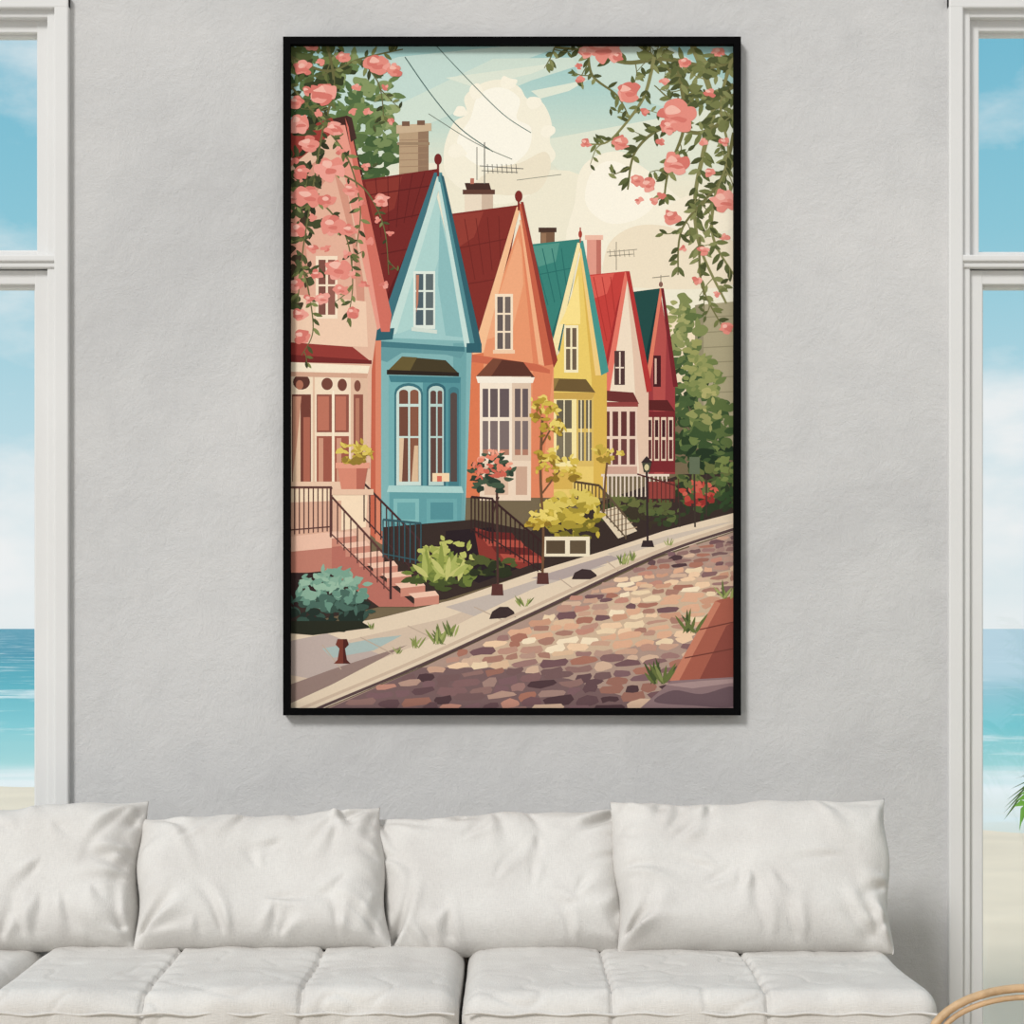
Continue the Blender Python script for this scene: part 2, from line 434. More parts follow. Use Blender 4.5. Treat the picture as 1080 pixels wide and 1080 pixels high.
R((248,226,198),522,310,541,371); R((102,92,90),524.5,313,530.5,368); R((116,104,98),532.5,313,538.5,368)
R((248,226,198),523,330,540,332); R((248,226,198),523,349,540,351); R((244,206,172),520,369,543,373)
P((96,56,46),502,397,520,378,552,382,564,398)
P((124,74,56),502,397,520,378,530,379,518,397)
R((246,230,210),506,397,560,528)
P((224,198,174),540,397,560,397,560,528,540,528)
P((248,238,222),502,397,564,398,562,404,504,404)
for (a,b_) in ((509,515),(517,525),(527,537),(543,549),(551,557)):
    R((104,90,92),a,410,b_,440); R((126,110,108),a,444,b_,480); R((178,126,104),a,474,b_,480)
R((238,214,190),506,486,560,528); R((222,188,162),511,492,536,522); R((206,168,144),544,492,556,522)
# ---- house 2 (blue) ----
P((186,158,126),421,140,452,138,452,190,421,192)
P((150,120,96),441,139,452,138,452,190,441,190)
for yy in range(148,186,7): L((164,134,106),.8,421,yy,452,yy-1)
P((204,178,146),418,132,455,130,455,138,418,141); R((124,92,74),424,128,432,133); R((124,92,74),440,127,448,132)
R((160,134,106),419,150,453,153)
P((122,44,42),381,190,462,178,448,230,424,300,412,346,402,310,390,240)
P((98,34,36),440,240,462,178,424,300,412,346,404,320)
P((140,56,48),385,192,424,186,416,220,394,232)
L((100,36,36),1.2,388,206,454,196); L((100,36,36),1.2,394,236,444,226); L((100,36,36),1.2,402,268,434,262)
for k in range(5): L((102,36,36),.8,396+k*13,188-k*1.6,402+k*8,250-k*5)
P((202,102,76),386,345,404,345,404,575,386,560)
P((222,134,104),396,345,404,345,404,575,396,570)
P((160,204,204),460,205,498,362,490,560,402,560,402,360,420,345)
P((130,182,184),402,356,498,360,490,560,402,560)
P((110,166,170),478,362,492,362,490,560,478,560)
P((174,213,209),460,205,470,250,440,345,420,352,416,345)
P((140,190,192),464,225,480,300,490,356,470,354,462,300)
P((64,116,128),458,182,462,182,412,350,398,352)
P((196,224,218),462,186,464,196,418,352,408,354)
P((84,142,150),461,182,466,182,504,366,494,368)
P((52,98,110),465,184,468,186,508,364,502,370)
P((200,226,220),461,192,464,192,496,366,490,366)
P((50,98,110),390,348,416,346,414,358,388,360); P((50,98,110),492,362,508,362,508,372,492,372)
E((120,44,42),462,168,4,6); L((120,44,42),2.2,462,172,462,186)
P((70,124,134),402,360,490,366,490,371,402,366)
P((102,156,162),402,366,490,371,486,378,470,374,424,372,408,382,402,380)
R((224,234,224),436,286,459,347); R((80,98,106),438.5,289,446.5,343); R((98,110,112),449,289,457,343)
R((224,234,224),437,306,458,308); R((224,234,224),437,325,458,327)
P((192,126,100),439,290,442,290,441,320,439,330); P((212,224,214),434,345,461,348,461,352,434,349)
P((74,64,44),408,392,424,376,470,380,484,394)
P((106,92,54),408,392,424,376,440,377,432,392)
P((50,42,36),408,390,484,393,484,397,408,395)
P((116,176,180),410,396,486,398,486,560,410,560)
P((86,148,156),446,397,486,398,486,560,446,560)
P((70,130,140),410,396,486,398,485,404,412,403)
def arch(c,x0,x1,yt,yb):
    r=(x1-x0)/2; pts=[(x0,yb)]+[(x0+r-r*math.cos(math.pi*i/8),yt+r*.7-r*.7*math.sin(math.pi*i/8)) for i in range(9)]+[(x1,yb)]
    add(c,pts)
arch((62,116,126),416,446,404,514); arch((204,224,216),418,444,407,512); arch((118,76,62),421,430.5,411,508); arch((140,90,70),432.5,441.5,411,508)
R((204,224,216),419,426,443,429); R((204,224,216),419,460,443,462)
P((226,194,160),421,462,426,462,424,508,421,508); P((222,188,152),437,470,441,470,441,508,434,508)
arch((54,104,116),450,470,404,514); arch((186,212,206),452,468,407,512); arch((98,70,64),454,460,412,508); arch((112,76,68),461.5,466.5,412,508)
R((186,212,206),453,426,467,429); R((186,212,206),453,460,467,462)
arch((70,126,136),473,484,408,514); arch((90,76,72),475,482,414,508)
P((172,212,208),410,512,487,513,489,520,408,519)
P((98,160,166),411,519,487,520,486,558,411,558)
R((130,188,188),415,526,442,552); R((106,168,172),419,530,438,548); R((108,170,174),450,526,482,552); R((84,146,154),454,530,478,548)
R((244,214,174),456,499,474,508); R((218,108,88),461,502,466,508)
# ---- house 1 (pink) ----
P((230,186,160),306,140,356,128,398,345,392,390,390,610,306,610)
P((214,150,128),306,190,340,165,366,200,384,300,386,362,306,362)
P((231,178,154),320,220,352,180,372,260,380,360,330,360)
P((242,206,178),306,310,386,318,388,366,306,362)
P((70,44,40),338,128,366,122,370,134,384,190,366,160,350,140)
P((234,154,136),352,132,364,132,410,340,398,348)
P((212,112,96),364,124,372,146,413,332,411,350,402,350)
P((156,62,54),306,140,350,124,356,136,306,176)
P((74,50,46),366,122,371,124,376,146,370,150)
R((248,226,200),333,270,356,336); R((130,82,72),336,274,343.5,332); R((150,96,84),346,274,353.5,332); R((248,226,200),334,300,355,302)
P((152,60,54),306,361,372,366,392,382,306,380)
P((120,46,44),306,374,392,380,392,384,306,382)
P((248,232,206),306,382,390,386,388,394,306,392)
P((244,222,194),306,392,388,394,386,516,306,516)
P((226,188,160),370,393,388,394,386,516,370,516)
E((98,60,52),318,403,9,8); E((178,114,90),316,406,4,5)
E((120,72,60),345,405,6,6.5); E((120,72,60),361,406,5,6.5); E((130,80,66),377,407,3.5,6)
R((120,66,56),308,416,328,514); R((232,196,164),309,418,317,514); R((178,104,84),320,440,327,514)
P((202,144,118),309,418,318,418,313,470,309,500)
for (a,b_) in ((334,350),(353,368)):
    R((148,86,72),a,416,b_,456); R((192,116,94),a+1,418,b_-3,454); R((162,90,74),a,460,b_,512); R((210,152,126),a+2,462,a+7,510)
R((148,86,72),373,416,383,500); R((186,124,100),375,420,379,498)
L((228,190,162),2,331,396,331,515); L((252,238,214),1.6,351.5,412,351.5,515)
P((214,168,142),306,392,388,394,387,399,306,397)
R((236,200,172),306,508,388,516)
P((248,222,190),306,516,388,516,386,556,306,566)
P((224,176,150),306,530,360,528,360,560,306,566)
# gardens
P((62,50,46),404,556,500,548,560,560,600,540,660,520,720,500,774,500,774,548,700,562,560,604,470,632,400,640,306,660,306,600,404,590)
P((48,38,42),470,560,520,556,545,600,505,615,470,600)
fol([(50,62,42),(74,90,52),(104,112,64)],748,515,34,26,90,6)
fol([(150,50,46),(188,72,60),(206,96,78)],738,522,20,13,40,4)
fol([(54,76,46),(84,106,58),(122,136,74)],766,508,10,26,30,5)
P((142,58,50),500,556,545,570,575,590,548,600,505,585)
for k in range(4): P((180,80,66) if k%2 else (112,44,42),500+k*9,560+k*8,540+k*9,562+k*8,546+k*9,570+k*8,506+k*9,568+k*8)
fol([(50,58,40),(76,86,48),(106,110,62)],655,536,30,14,50,5)
fol([(64,56,44),(90,96,56)],690,540,28,12,40,5)
P((224,206,178),630,540,650,534,672,560,652,568)
for k in range(5): L((170,144,116),1,634+k*5,540+k*5,652+k*5,536+k*5)
fol([(58,70,44),(92,104,58)],700,545,20,8,24,4.5)
for k in range(16):
    R((232,214,196),636+k*4.4,502,637.6+k*4.4,524,new=False)
layer[0]+=1
R((232,214,196),634,500,706,502.5)
R((150,66,60),682,508,712,526)
for k in range(8): L((94,48,46),1,684+k*4.5,505,684+k*4.5,530)
L((94,48,46),1.6,672,500,712,512)
# ---- sidewalk ----
P((228,208,182),306,668,400,652,480,632,560,604,640,580,700,560,774,541,774,560,690,588,565,645,440,705,330,752,306,752)
P((212,190,168),306,690,380,672,470,652,540,626,520,640,440,680,360,712,306,728)
P((190,172,164),306,676,345,668,400,690,330,716,306,712)
P((170,188,184),340,684,396,673,424,670,394,686,350,694)
P((150,126,118),306,722,350,706,430,680,350,722,306,742)
P((196,182,172),470,640,540,620,600,600,640,596,560,622,500,650)
P((178,162,158),560,610,640,586,668,584,590,612)
P((206,190,174),640,584,700,566,760,552,774,550,700,572,650,588)
for (a,b_,c_,d_) in ((380,672,415,690),(430,660,470,680),(500,640,532,655),(590,610,606,622),(640,592,652,602),(340,680,360,706)): L((190,168,148),1.1,a,b_,c_,d_)
P((66,52,52),516,653,519,645,527,640,536,640,542,645,544,651)
P((66,52,52),603,611,606,604,614,600,623,601,629,606,630,611)
# curb
CV((208,184,160),3.2,774,554,690,583,565,639,440,696,345,736,306,752)
CV((92,72,72),3,774,558,690,587,568,644,445,701,345,743,330,750)
# ---- cobbles ----
def curbx(y):
    q=[(540,830),(557,774),(586,690),(643,568),(700,445),(742,345),(750,325),(800,200)]
    for (ya,xa),(yb,xb) in zip(q,q[1:]):
        if ya<=y<=yb: return xa+(xb-xa)*(y-ya)/(yb-ya)
    return 330
P((176,148,134),774,561,690,590,568,647,445,704,335,751,774,751)
P((208,180,152),774,600,640,630,500,690,470,712,640,690,774,650)
P((124,98,98),345,748,445,704,520,704,600,716,700,748,340,752)
layer[0]+=1
dark=[(104,78,82),(122,94,94),(84,62,66),(148,114,108),(166,134,124),(130,98,102),(158,110,96)]
mid=[(160,122,116),(186,150,134),(136,102,102),(204,162,138),(120,88,92),(214,180,154),(172,116,98),(196,140,122)]
light=[(238,212,176),(224,188,154),(206,154,126),(246,226,194),(190,146,128),(224,174,142),(172,126,110),(240,204,168)]
y=540
while y<795:
    h=3.6+max(0,(y-558))/190*5.6
    x=305+PR.uniform(0,20)
    ph=PR.uniform(0,6)
    while x<778:
        w=h*PR.uniform(1.8,4.2)
        hh=h*PR.uniform(.8,1.25)
        yy=y-(x-560)*.06+math.sin(x*.05+ph)*h*.16+PR.uniform(-.8,.8)
        xc,yc=x+w/2,yy+hh/2
        if yc>560 and yc<752 and x>curbx(yc-1.5)+3:
            zone=noise.noise(Vector((xc*.012,yc*.03,3)))+(0.5 if 616<yc-(600-xc)*0.12<694 else -0.05)-(0.45 if yc>704 else 0)
            pal=light if zone>0.3 else (mid if zone>-0.25 else dark)
            if PR.random()<.18: pal=mid
            c=PR.choice(pal); g=h*.09; q=h*.2
            J=lambda s=q: PR.uniform(-s,s)
            sl=-.06*w
            pts=[(x+g+w*.12,yy+g+J()),(x+w*.5,yy+g*.3+J()+sl*.5),(x+w*.88,yy+g+J()+sl),(x+w-g,yy+hh*.5+J()+sl),(x+w*.85+J(),yy+hh-g+J()+sl),(x+w*.45,yy+hh-g*.3+J()+sl*.5),(x+w*.12+J(),yy+hh-g+J()),(x+g,yy+hh*.5+J())]
            add(c,pts,True)
        x+=w
    y+=h
layer[0]+=1
# right bottom kerb
P((168,94,76),706,718,754,634,774,628,774,716)
P((200,126,100),706,718,754,634,760,636,716,718)
P((140,74,64),738,716,766,660,774,656,774,716)
L((114,62,54),1.3,722,694,774,684); L((114,62,54),1.3,738,664,774,656)
P((142,116,118),674,748,708,718,774,714,774,748)
SM((108,86,92),690,740,710,728,740,732,774,724,774,745,730,744)
P((170,142,140),700,722,740,718,774,716,774,720,730,726)
# ---- stairs house1 ----
P((238,192,168),306,566,358,560,358,578,306,584)
P((194,126,108),306,582,358,577,362,600,306,606)
P((186,112,98),350,568,440,640,400,640,350,604)
for k in range(7):
    x0=352+k*14.5; y0=563+k*10.5
    P((242,198,174),x0-8,y0,x0+20,y0-3,x0+24,y0+2,x0-2,y0+5)
    P((206,138,118),x0-2,y0+5,x0+24,y0+2,x0+24,y0+11,x0-2,y0+14)
R((56,42,42),306,604,350,640)
def rail(c,x0,y0,x1,y1,h0,h1,n,w=1.2,tw=2.2):
    layer[0]+=1
    for k in range(n+1):
        t=k/n; x=x0+(x1-x0)*t; yt=y0+(y1-y0)*t; hh=h0+(h1-h0)*t
        add(c,[(x-w/2,yt),(x+w/2,yt),(x+w/2,yt+hh),(x-w/2,yt+hh)],False)
    L(c,tw,x0,y0,x1,y1); L(c,w*1.1,x0,y0+h0*.9,x1,y1+h1*.9)
rail((98,64,60),306,514,350,514,50,46,9)
rail((98,64,60),349,523,412,592,44,36,9)
rail((76,52,52),384,510,443,570,40,44,10)
L((76,52,52),2.6,412,590,412,632); L((76,52,52),2.6,443,568,443,616); L((98,64,60),2.6,349,514,349,566)
rail((58,92,100),404,548,444,552,40,44,7)
rail((62,42,42),497,524,520,526,38,50,6); rail((62,42,42),519,527,572,572,46,34,11)
rail((84,66,50),606,508,632,512,26,26,7); rail((98,82,64),632,512,660,545,26,24,7)
P((218,138,114),356,492,388,492,384,516,360,516); P((186,106,88),376,492,388,492,384,516,376,516); R((232,158,132),354,488,390,494)
R((234,196,168),350,516,394,522)
fol([(150,124,48),(194,166,60),(222,198,90)],374,478,17,11,44,4.5)
fol([(42,54,48),(60,84,74)],346,646,42,18,60,7)
fol([(76,108,96),(106,148,130),(138,176,154)],350,624,36,20,110,6)
fol([(152,188,164),(122,164,144)],345,612,28,10,34,5)
P((46,48,38),306,655,380,655,392,662,330,670,306,668)
fol([(74,86,46),(112,128,58)],468,606,32,18,60,7)
fol([(124,138,62),(160,168,80),(188,190,102)],470,590,30,20,70,5)
for k in range(16): leaf(PR.choice([(172,180,94),(140,152,70),(196,196,114)]),455+PR.uniform(-14,30),615+PR.uniform(-8,0),PR.uniform(20,36),6,-PR.uniform(.5,2.5))
fol([(50,56,38),(84,92,50)],520,598,26,10,30,6)
fol([(122,112,38),(166,146,48),(200,176,62),(220,198,92)],604,545,32,26,130,6)
R((240,226,198),572,566,622,587); R((92,76,58),576,570,596,584); R((100,84,64),601,570,618,584)
CV((114,82,58),2.6,572,608,573,560,570,500,572,440)
L((114,82,58),1.6,572,520,590,496); L((114,82,58),1.6,571,470,582,450)
for (a,b_,r,q) in ((576,436,16,13),(582,452,15,8),(588,494,22,15),(578,480,12,8),(604,500,10,8),(572,546,15,8),(566,552,10,6),(570,424,9,7)):
    fol([(146,116,38),(186,156,50),(216,188,72),(234,210,106)],a,b_,r,q,int(r*1.6),4)
CV((114,82,58),2,637,540,638,510,641,480)
fol([(158,130,48),(200,172,64),(228,204,98)],641,478,14,9,28,4)
L((80,56,52),2.4,524,515,525,618); P((94,56,52),519,616,530,616,531,628,518,628); L((80,56,52),1.5,520,540,526,524)
fol([(50,66,54),(70,90,70)],518,500,22,22,60,5,shade=False)
fol([(208,100,82),(230,130,104),(242,162,136)],518,490,20,15,40,4)
P((94,56,52),567,604,578,604,579,616,566,616)
L((58,46,48),2.2,682,496,683,572); P((58,46,48),678,570,688,570,690,577,676,577); P((74,74,62),677,488,687,488,685,498,679,498); P((58,46,48),676,488,682,481,688,488)
E((212,198,152),682,493,2.5,3.5)
L((66,56,50),1.8,732,486,733,556); R((100,112,88),727,482,738,500); L((66,56,50),1.4,745,500,745,545)
L((66,56,50),1.3,716,520,717,556)
P((120,60,48),356,674,366,674,368,680,364,684,366,696,370,700,352,700,356,696,358,684,354,680); P((84,42,38),362,674,366,674,368,680,364,684,366,696,370,700,362,700)
def tuft(x,y,s,n=9,pal=((100,114,62),(136,146,80),(160,168,98))):
    for k in range(n): leaf(PR.choice(pal),x+PR.uniform(-s*.3,s*.3),y,s*PR.uniform(.6,1.1),s*.13,-math.pi/2+PR.uniform(-.75,.75))
tuft(462,680,22,14); tuft(440,684,16,8); tuft(474,672,18,8)
DG=((74,86,50),(104,114,62),(132,140,80))
tuft(694,722,28,14,DG); tuft(727,668,26,12,DG)
tuft(768,632,20,8); tuft(552,640,14,8); tuft(658,596,14,12); tuft(668,592,12,8); tuft(705,576,9,6); tuft(420,690,10,6); tuft(392,664,9,6)
# ---- flowering branches, left ----
G=[(80,88,54),(104,112,64),(130,138,84),(64,70,46)]
fol([(58,66,42),(82,94,54),(110,124,70)],336,72,34,34,60,7)
fol([(50,54,38),(70,76,48)],322,190,20,70,60,7,shade=False)
fol([(70,58,44),(76,84,52)],316,270,12,60,36,6,shade=False)
def branch(c,w,*v,leaves=10,ll=10,pal=G):
    q=cat([(v[i],v[i+1]) for i in range(0,len(v),2)],False,8)
    n=len(q); strip(c,q,[w*(1-.65*i/(n-1)) for i in range(n)])
    for k in range(leaves):
        i=int(PR.random()*(n-2)); p=q[i]
        base=math.atan2(q[i+1][1]-p[1],q[i+1][0]-p[0])
        leaf(PR.choice(pal),p[0],p[1],ll*PR.uniform(.7,1.3),ll*.40,base+PR.choice((-1,1))*PR.uniform(.4,1.3))
    for k in range(max(1,leaves//6)):
        i=int(PR.random()*(n-2)); p=q[i]; a=PR.random()*6.283; l=PR.uniform(14,30)
        e=(p[0]+l*math.cos(a),p[1]+l*math.sin(a)); m_=((p[0]+e[0])/2+PR.uniform(-5,5),(p[1]+e[1])/2+PR.uniform(-5,5))
        CV(c,1.3,p[0],p[1],m_[0],m_[1],e[0],e[1],w2=.6)
        for s_ in range(3): leaf(PR.choice(pal),m_[0]+(e[0]-m_[0])*s_/2,m_[1]+(e[1]-m_[1])*s_/2,ll*.8,ll*.32,PR.random()*6.283)
br=(108,106,66)
branch(br,3.5,306,60,345,75,380,62,425,52,leaves=22)
branch(br,3,345,46,352,90,340,140,330,200,320,260,314,320,leaves=34)
branch(br,2.5,306,90,340,130,368,170,380,220,376,260,leaves=24)
branch(br,2.2,352,180,385,200,405,240,410,290,leaves=10,ll=7)
branch(br,2.2,306,200,340,215,365,250,372,300,366,340,leaves=24)
branch(br,2,318,280,326,310,330,350,318,375,leaves=14)
branch(br,2,380,62,400,90,405,130,leaves=14)
pk=[(232,142,128),(240,162,148),(218,120,108),(246,188,172)]
def flower(x,y,r):
    k0=PR.random()*6.28; np_=5 if r>6 else 3
    for k in range(np_):
        a=k0+k*6.283/np_+PR.uniform(-.3,.3); d=r*.48
        B(PR.choice((pk[0],pk[1],pk[0],pk[2])),x+d*math.cos(a),y+d*.85*math.sin(a),r*PR.uniform(.48,.7),r*PR.uniform(.38,.56),.38,7)
    if r>5:
        B(pk[2],x+r*.1,y+r*.2,r*.45,r*.18,.4,6)
        B(pk[3],x-r*.25,y-r*.3,r*.42,r*.24,.4,6)
for f in ((342,99,15),(320,72,9),(398,68,14),(362,60,7),(416,74,8),(316,130,12),(312,108,8),(348,178,15),(326,152,10),(325,208,13),(350,238,12),(368,243,8),(402,211,8),(314,242,9),(357,284,13),(330,262,6),(390,255,5),(405,300,5),(316,332,8),(318,355,9),(340,315,7),(372,330,7),(370,200,8),(386,176,5),(388,118,5),(352,136,9),(376,92,5),(345,212,8),(334,290,6),(312,300,8),(372,290,5),(412,246,4),(384,300,5),(318,182,8),(358,160,5),(372,118,5),(412,128,4),(328,48,8),(360,306,7),(398,232,4),(338,66,5),(308,170,6),(336,120,5),(382,214,4),(326,316,6),(406,92,4),(330,230,5),(366,268,5),(344,262,5),(308,210,6),(324,96,6)): flower(*f)
# ---- right ----
G2=[(94,102,60),(116,122,72),(138,142,90),(78,84,50)]
b2=(116,114,70); b3=(136,134,86)
branch(b2,7,774,66,740,70,700,62,660,66,620,54,585,50,leaves=44,pal=G2,ll=14)
branch(b2,6,774,90,745,104,715,82,690,60,670,46,leaves=26,pal=G2,ll=14)
branch(b3,6.5,730,46,752,110,742,160,733,210,738,260,766,320,leaves=40,pal=G2,ll=14)
branch(b2,5,774,120,740,140,700,135,670,160,662,200,leaves=30,pal=G2,ll=13)
branch(b3,4,690,60,680,100,660,130,640,150,620,152,leaves=22,pal=G2)
branch(b2,4.5,715,70,722,130,705,180,700,215,leaves=26,pal=G2,ll=13)
branch(b2,3.5,620,54,625,80,650,100,662,120,leaves=14,pal=G2)
branch(b3,5,774,170,755,205,752,250,774,290,leaves=20,pal=G2,ll=13)
branch(b2,4,774,140,760,190,720,240,715,290,leaves=24,pal=G2,ll=12)
branch(b2,3,738,250,740,300,762,345,leaves=16,pal=G2,ll=10)
branch(b2,3,774,100,720,110,690,90,leaves=14,pal=G2,ll=12)
branch(b3,4,774,56,760,110,768,160,757,200,leaves=18,pal=G2,ll=12)
branch(b2,2,585,50,580,62,574,72,leaves=8,pal=G2)
fol([(84,92,56),(120,126,76)],752,110,22,60,36,6,shade=False)
for f in ((637,51,19),(618,55,8),(662,97,12),(715,122,18),(706,134,9),(712,173,14),(655,151,9),(672,190,7),(684,195,8),(698,206,5),(764,212,14),(722,66,7),(612,84,5),(748,182,6),(618,151,6),(708,229,9),(748,98,6),(766,346,7),(742,264,6),(697,150,5),(700,86,5),(680,118,5),(758,55,7),(735,296,5),(756,310,4),(764,150,6),(690,212,5),(674,212,5),(720,262,4),(652,60,6),(742,150,5),(610,70,4),(764,250,5)): flower(*f)

# compact the stacking order (only overlapping shapes need different levels)
n_=len(polys)
bb=np.array([[min(p[0] for p in q[0]),min(p[1] for p in q[0]),max(p[0] for p in q[0]),max(p[1] for p in q[0])] for q in polys])
lev=np.zeros(n_,int); i=0
while i<n_:
    j=i
    while j<n_ and polys[j][2]==polys[i][2]: j+=1
    mxl=-1
    if i>0:
        for k in range(i,j):
            b0=bb[k]
            hit=(bb[:i,0]<b0[2]+.2)&(bb[:i,2]>b0[0]-.2)&(bb[:i,1]<b0[3]+.2)&(bb[:i,3]>b0[1]-.2)
            if hit.any(): mxl=max(mxl,lev[:i][hit].max())
    lev[i:j]=mxl+1
    i=j
print('painting polys',n_,'layers',layer[0],'levels',lev.max())

YC=-0.0125
STEP=min(1.4e-5,0.003/max(1,lev.max()))
paint=empty('framed_painting',(0,0,W(0,396.5,-0.03).z))
bm=bmesh.new(); cl=bm.loops.layers.float_color.new('paint')
def mute(c):
    l=list(lin(c)); g=.3*l[0]+.59*l[1]+.11*l[2]
    return (l[0]+(g-l[0])*.05,l[1]+(g-l[1])*.05,l[2]+(g-l[2])*.05,1)
for (pts,c,ly),lv in zip(polys,lev):
    v3=[W(p[0],p[1],YC) for p in pts]
    lc=mute(c); vs=[]
    for v in v3: vs.append(bm.verts.new((v.x,YC-float(lv)*STEP,v.z)))
    try: tr=tessellate_polygon([[Vector((v.x,v.z,0)) for v in v3]])
    except Exception: continue
    for t in tr:
        a,b_,c_=[v3[i] for i in t]
        ar=(b_.x-a.x)*(c_.z-a.z)-(b_.z-a.z)*(c_.x-a.x)
        if abs(ar)<1e-9: continue
        idx=t if ar>0 else (t[0],t[2],t[1])
        try: f=bm.faces.new([vs[i] for i in idx])
        except ValueError: continue
        for lp in f.loops: lp[cl]=lc
me=bpy.data.meshes.new('art_print'); bm.to_mesh(me); bm.free()
m,nt,b=newmat('printed_art')
at=N(nt,'ShaderNodeAttribute'); at.attribute_name='paint'
tc=N(nt,'ShaderNodeTexCoord'); ng=N(nt,'ShaderNodeTexNoise'); ng.inputs['Scale'].default_value=260; ng.inputs['Detail'].default_value=3
nt.links.new(tc.outputs['Object'],ng.inputs['Vector'])
rg=ramp(nt,[(0.3,(.95,.95,.95,1)),(0.7,(1.0,1.0,1.0,1))]); nt.links.new(ng.outputs[0],rg.inputs[0])
mg=N(nt,'ShaderNodeMixRGB',blend_type='MULTIPLY'); mg.inputs[0].default_value=1
nt.links.new(at.outputs['Color'],mg.inputs[1]); nt.links.new(rg.outputs[0],mg.inputs[2])
nt.links.new(mg.outputs[0],b.inputs['Base Color']); b.inputs['Roughness'].default_value=1; b.inputs['Specular IOR Level'].default_value=0.03
link('art_print',me,m,paint)
fy=-0.035
o0=W(298.5,38.5,fy); o1=W(781.5,754.5,fy); i0=W(306,46.3,fy); i1=W(774.2,747,fy)
boxes('frame',[(o0.x,i0.x,fy,-0.001,o1.z,o0.z),(i1.x,o1.x,fy,-0.001,o1.z,o0.z),(i0.x,i1.x,fy,-0.001,i0.z,o0.z),(i0.x,i1.x,fy,-0.001,o1.z,i1.z)],M_black,paint)
boxes('backing_board',[(o0.x+.005,o1.x-.005,-0.0115,-0.0015,o1.z+.005,o0.z-.005)],M_black,paint)

# ---------------- sofa ----------------
sofa=empty('sofa',(-0.6,-0.6,0))
def seat(name,x0,x1,y0,y1,z0,z1,seams,seed,puff=0.012,nx=210,ny=90,nz=24):
    bm=bmesh.new()
    vid={}
    def vert(i,j,k):
        key=(i,j,k)
        if key in vid: return vid[key]
        u,v,w=2*i/nx-1,2*j/ny-1,2*k/nz-1
        hx,hy,hz=(x1-x0)/2,(y1-y0)/2,(z1-z0)/2
        r=0.042
        P0=Vector((u*hx,v*hy,w*hz))
        q=Vector((max(-hx+r,min(hx-r,P0.x)),max(-hy+r,min(hy-r,P0.y)),max(-hz+r,min(hz-r,P0.z))))
        d=P0-q
        if (abs(d.x)>1e-9)+(abs(d.y)>1e-9)+(abs(d.z)>1e-9)>1: P0=q+d.normalized()*r
        X=(x0+x1)/2+P0.x
        e=[x0]+seams+[x1]
        g=0;bul=1
        for a_,b_ in zip(e,e[1:]):
            if a_<=X<=b_:
                t=(X-a_)/(b_-a_); bul=(4*t*(1-t))**0.35
        nn=noise.noise(Vector((X*4,P0.y*4,P0.z*4+seed)))*0.010+noise.noise(Vector((X*16,P0.y*8,seed*2.+P0.z*8)))*0.0034
        cr=noise.noise(Vector((X*7+P0.y*3,P0.y*10-X*2,seed*3.1+P0.z*6)))
        nn-=0.006*math.exp(-(cr/0.06)**2)*(0.5+0.5*noise.noise(Vector((X*3,P0.y*3,seed+9.))))
        for s_ in seams:
            g+=math.exp(-((X-s_)/0.0045)**2)*0.010
            nn+=0.0035*math.exp(-((X-s_)/0.03)**2)*math.sin(P0.y*85+seed+P0.z*60)
        if puff==0: off=nn*.3
        else: off=(bul-1)*puff-g+nn+0.004*max(0,1-u*u)
        if P0.z>0: P0.z+=off+(1-v*v)*0.006
        if v<-0.7: P0.y-=off*0.8
        vid[key]=bm.verts.new(((x0+x1)/2+P0.x,(y0+y1)/2+P0.y,(z0+z1)/2+P0.z))
        return vid[key]
    for i in range(nx):
        for j in range(ny):
            bm.faces.new([vert(i,j,nz),vert(i+1,j,nz),vert(i+1,j+1,nz),vert(i,j+1,nz)])
            bm.faces.new([vert(i,j,0),vert(i,j+1,0),vert(i+1,j+1,0),vert(i+1,j,0)])
    for i in range(nx):
        for k in range(nz):
            bm.faces.new([vert(i,0,k),vert(i+1,0,k),vert(i+1,0,k+1),vert(i,0,k+1)])
            bm.faces.new([vert(i,ny,k),vert(i,ny,k+1),vert(i+1,ny,k+1),vert(i+1,ny,k)])
    for j in range(ny):
        for k in range(nz):
            bm.faces.new([vert(0,j,k),vert(0,j,k+1),vert(0,j+1,k+1),vert(0,j+1,k)])
            bm.faces.new([vert(nx,j,k),vert(nx,j+1,k),vert(nx,j+1,k+1),vert(nx,j,k+1)])
    me=bpy.data.meshes.new(name); bm.to_mesh(me); bm.free()
    return link(name,me,M_fab,sofa,True)
fx=lambda px: (px-540)*3.98/2000
SZ=0.495
YF=-1.06
seat('seat_cushion_1',fx(-530),fx(-17),YF,-0.08,SZ-0.2,SZ,[fx(-360),fx(-188)],1,nx=120)
seat('seat_cushion_2',fx(-15),fx(484),YF,-0.08,SZ-0.2,SZ,[fx(152),fx(319)],2)
seat('seat_cushion_3',fx(487),fx(988),YF,-0.08,SZ-0.2,SZ,[fx(645),fx(808)],3)
pp=[]
for a,b_ in ((-525,-22),(-10,480),(491,983)):
    pp.append([(fx(a)+(fx(b_)-fx(a))*t/60, YF-0.004+0.002*math.sin(t*.7), SZ-0.042+0.0025*math.sin(t*.9)) for t in range(61)])
tube('piping',pp,0.003,M_fab,sofa)
seat('base',fx(-530),fx(988),YF+0.02,-0.07,0.12,SZ-0.205,[],5,puff=0,nx=60,ny=30,nz=10)
seat('backrest',fx(-530),W(915,0,-0.3).x,-0.25,-0.06,0.3,0.63,[],6,puff=0,nx=60,ny=16,nz=20)
lg=[]
for x in (fx(-515),fx(230),fx(970)):
    for y_ in (YF+0.08,-0.14): lg.append((x-.025,x+.025,y_-.025,y_+.025,0,0.14))
boxes('legs',lg,M_leg,sofa,0.006)

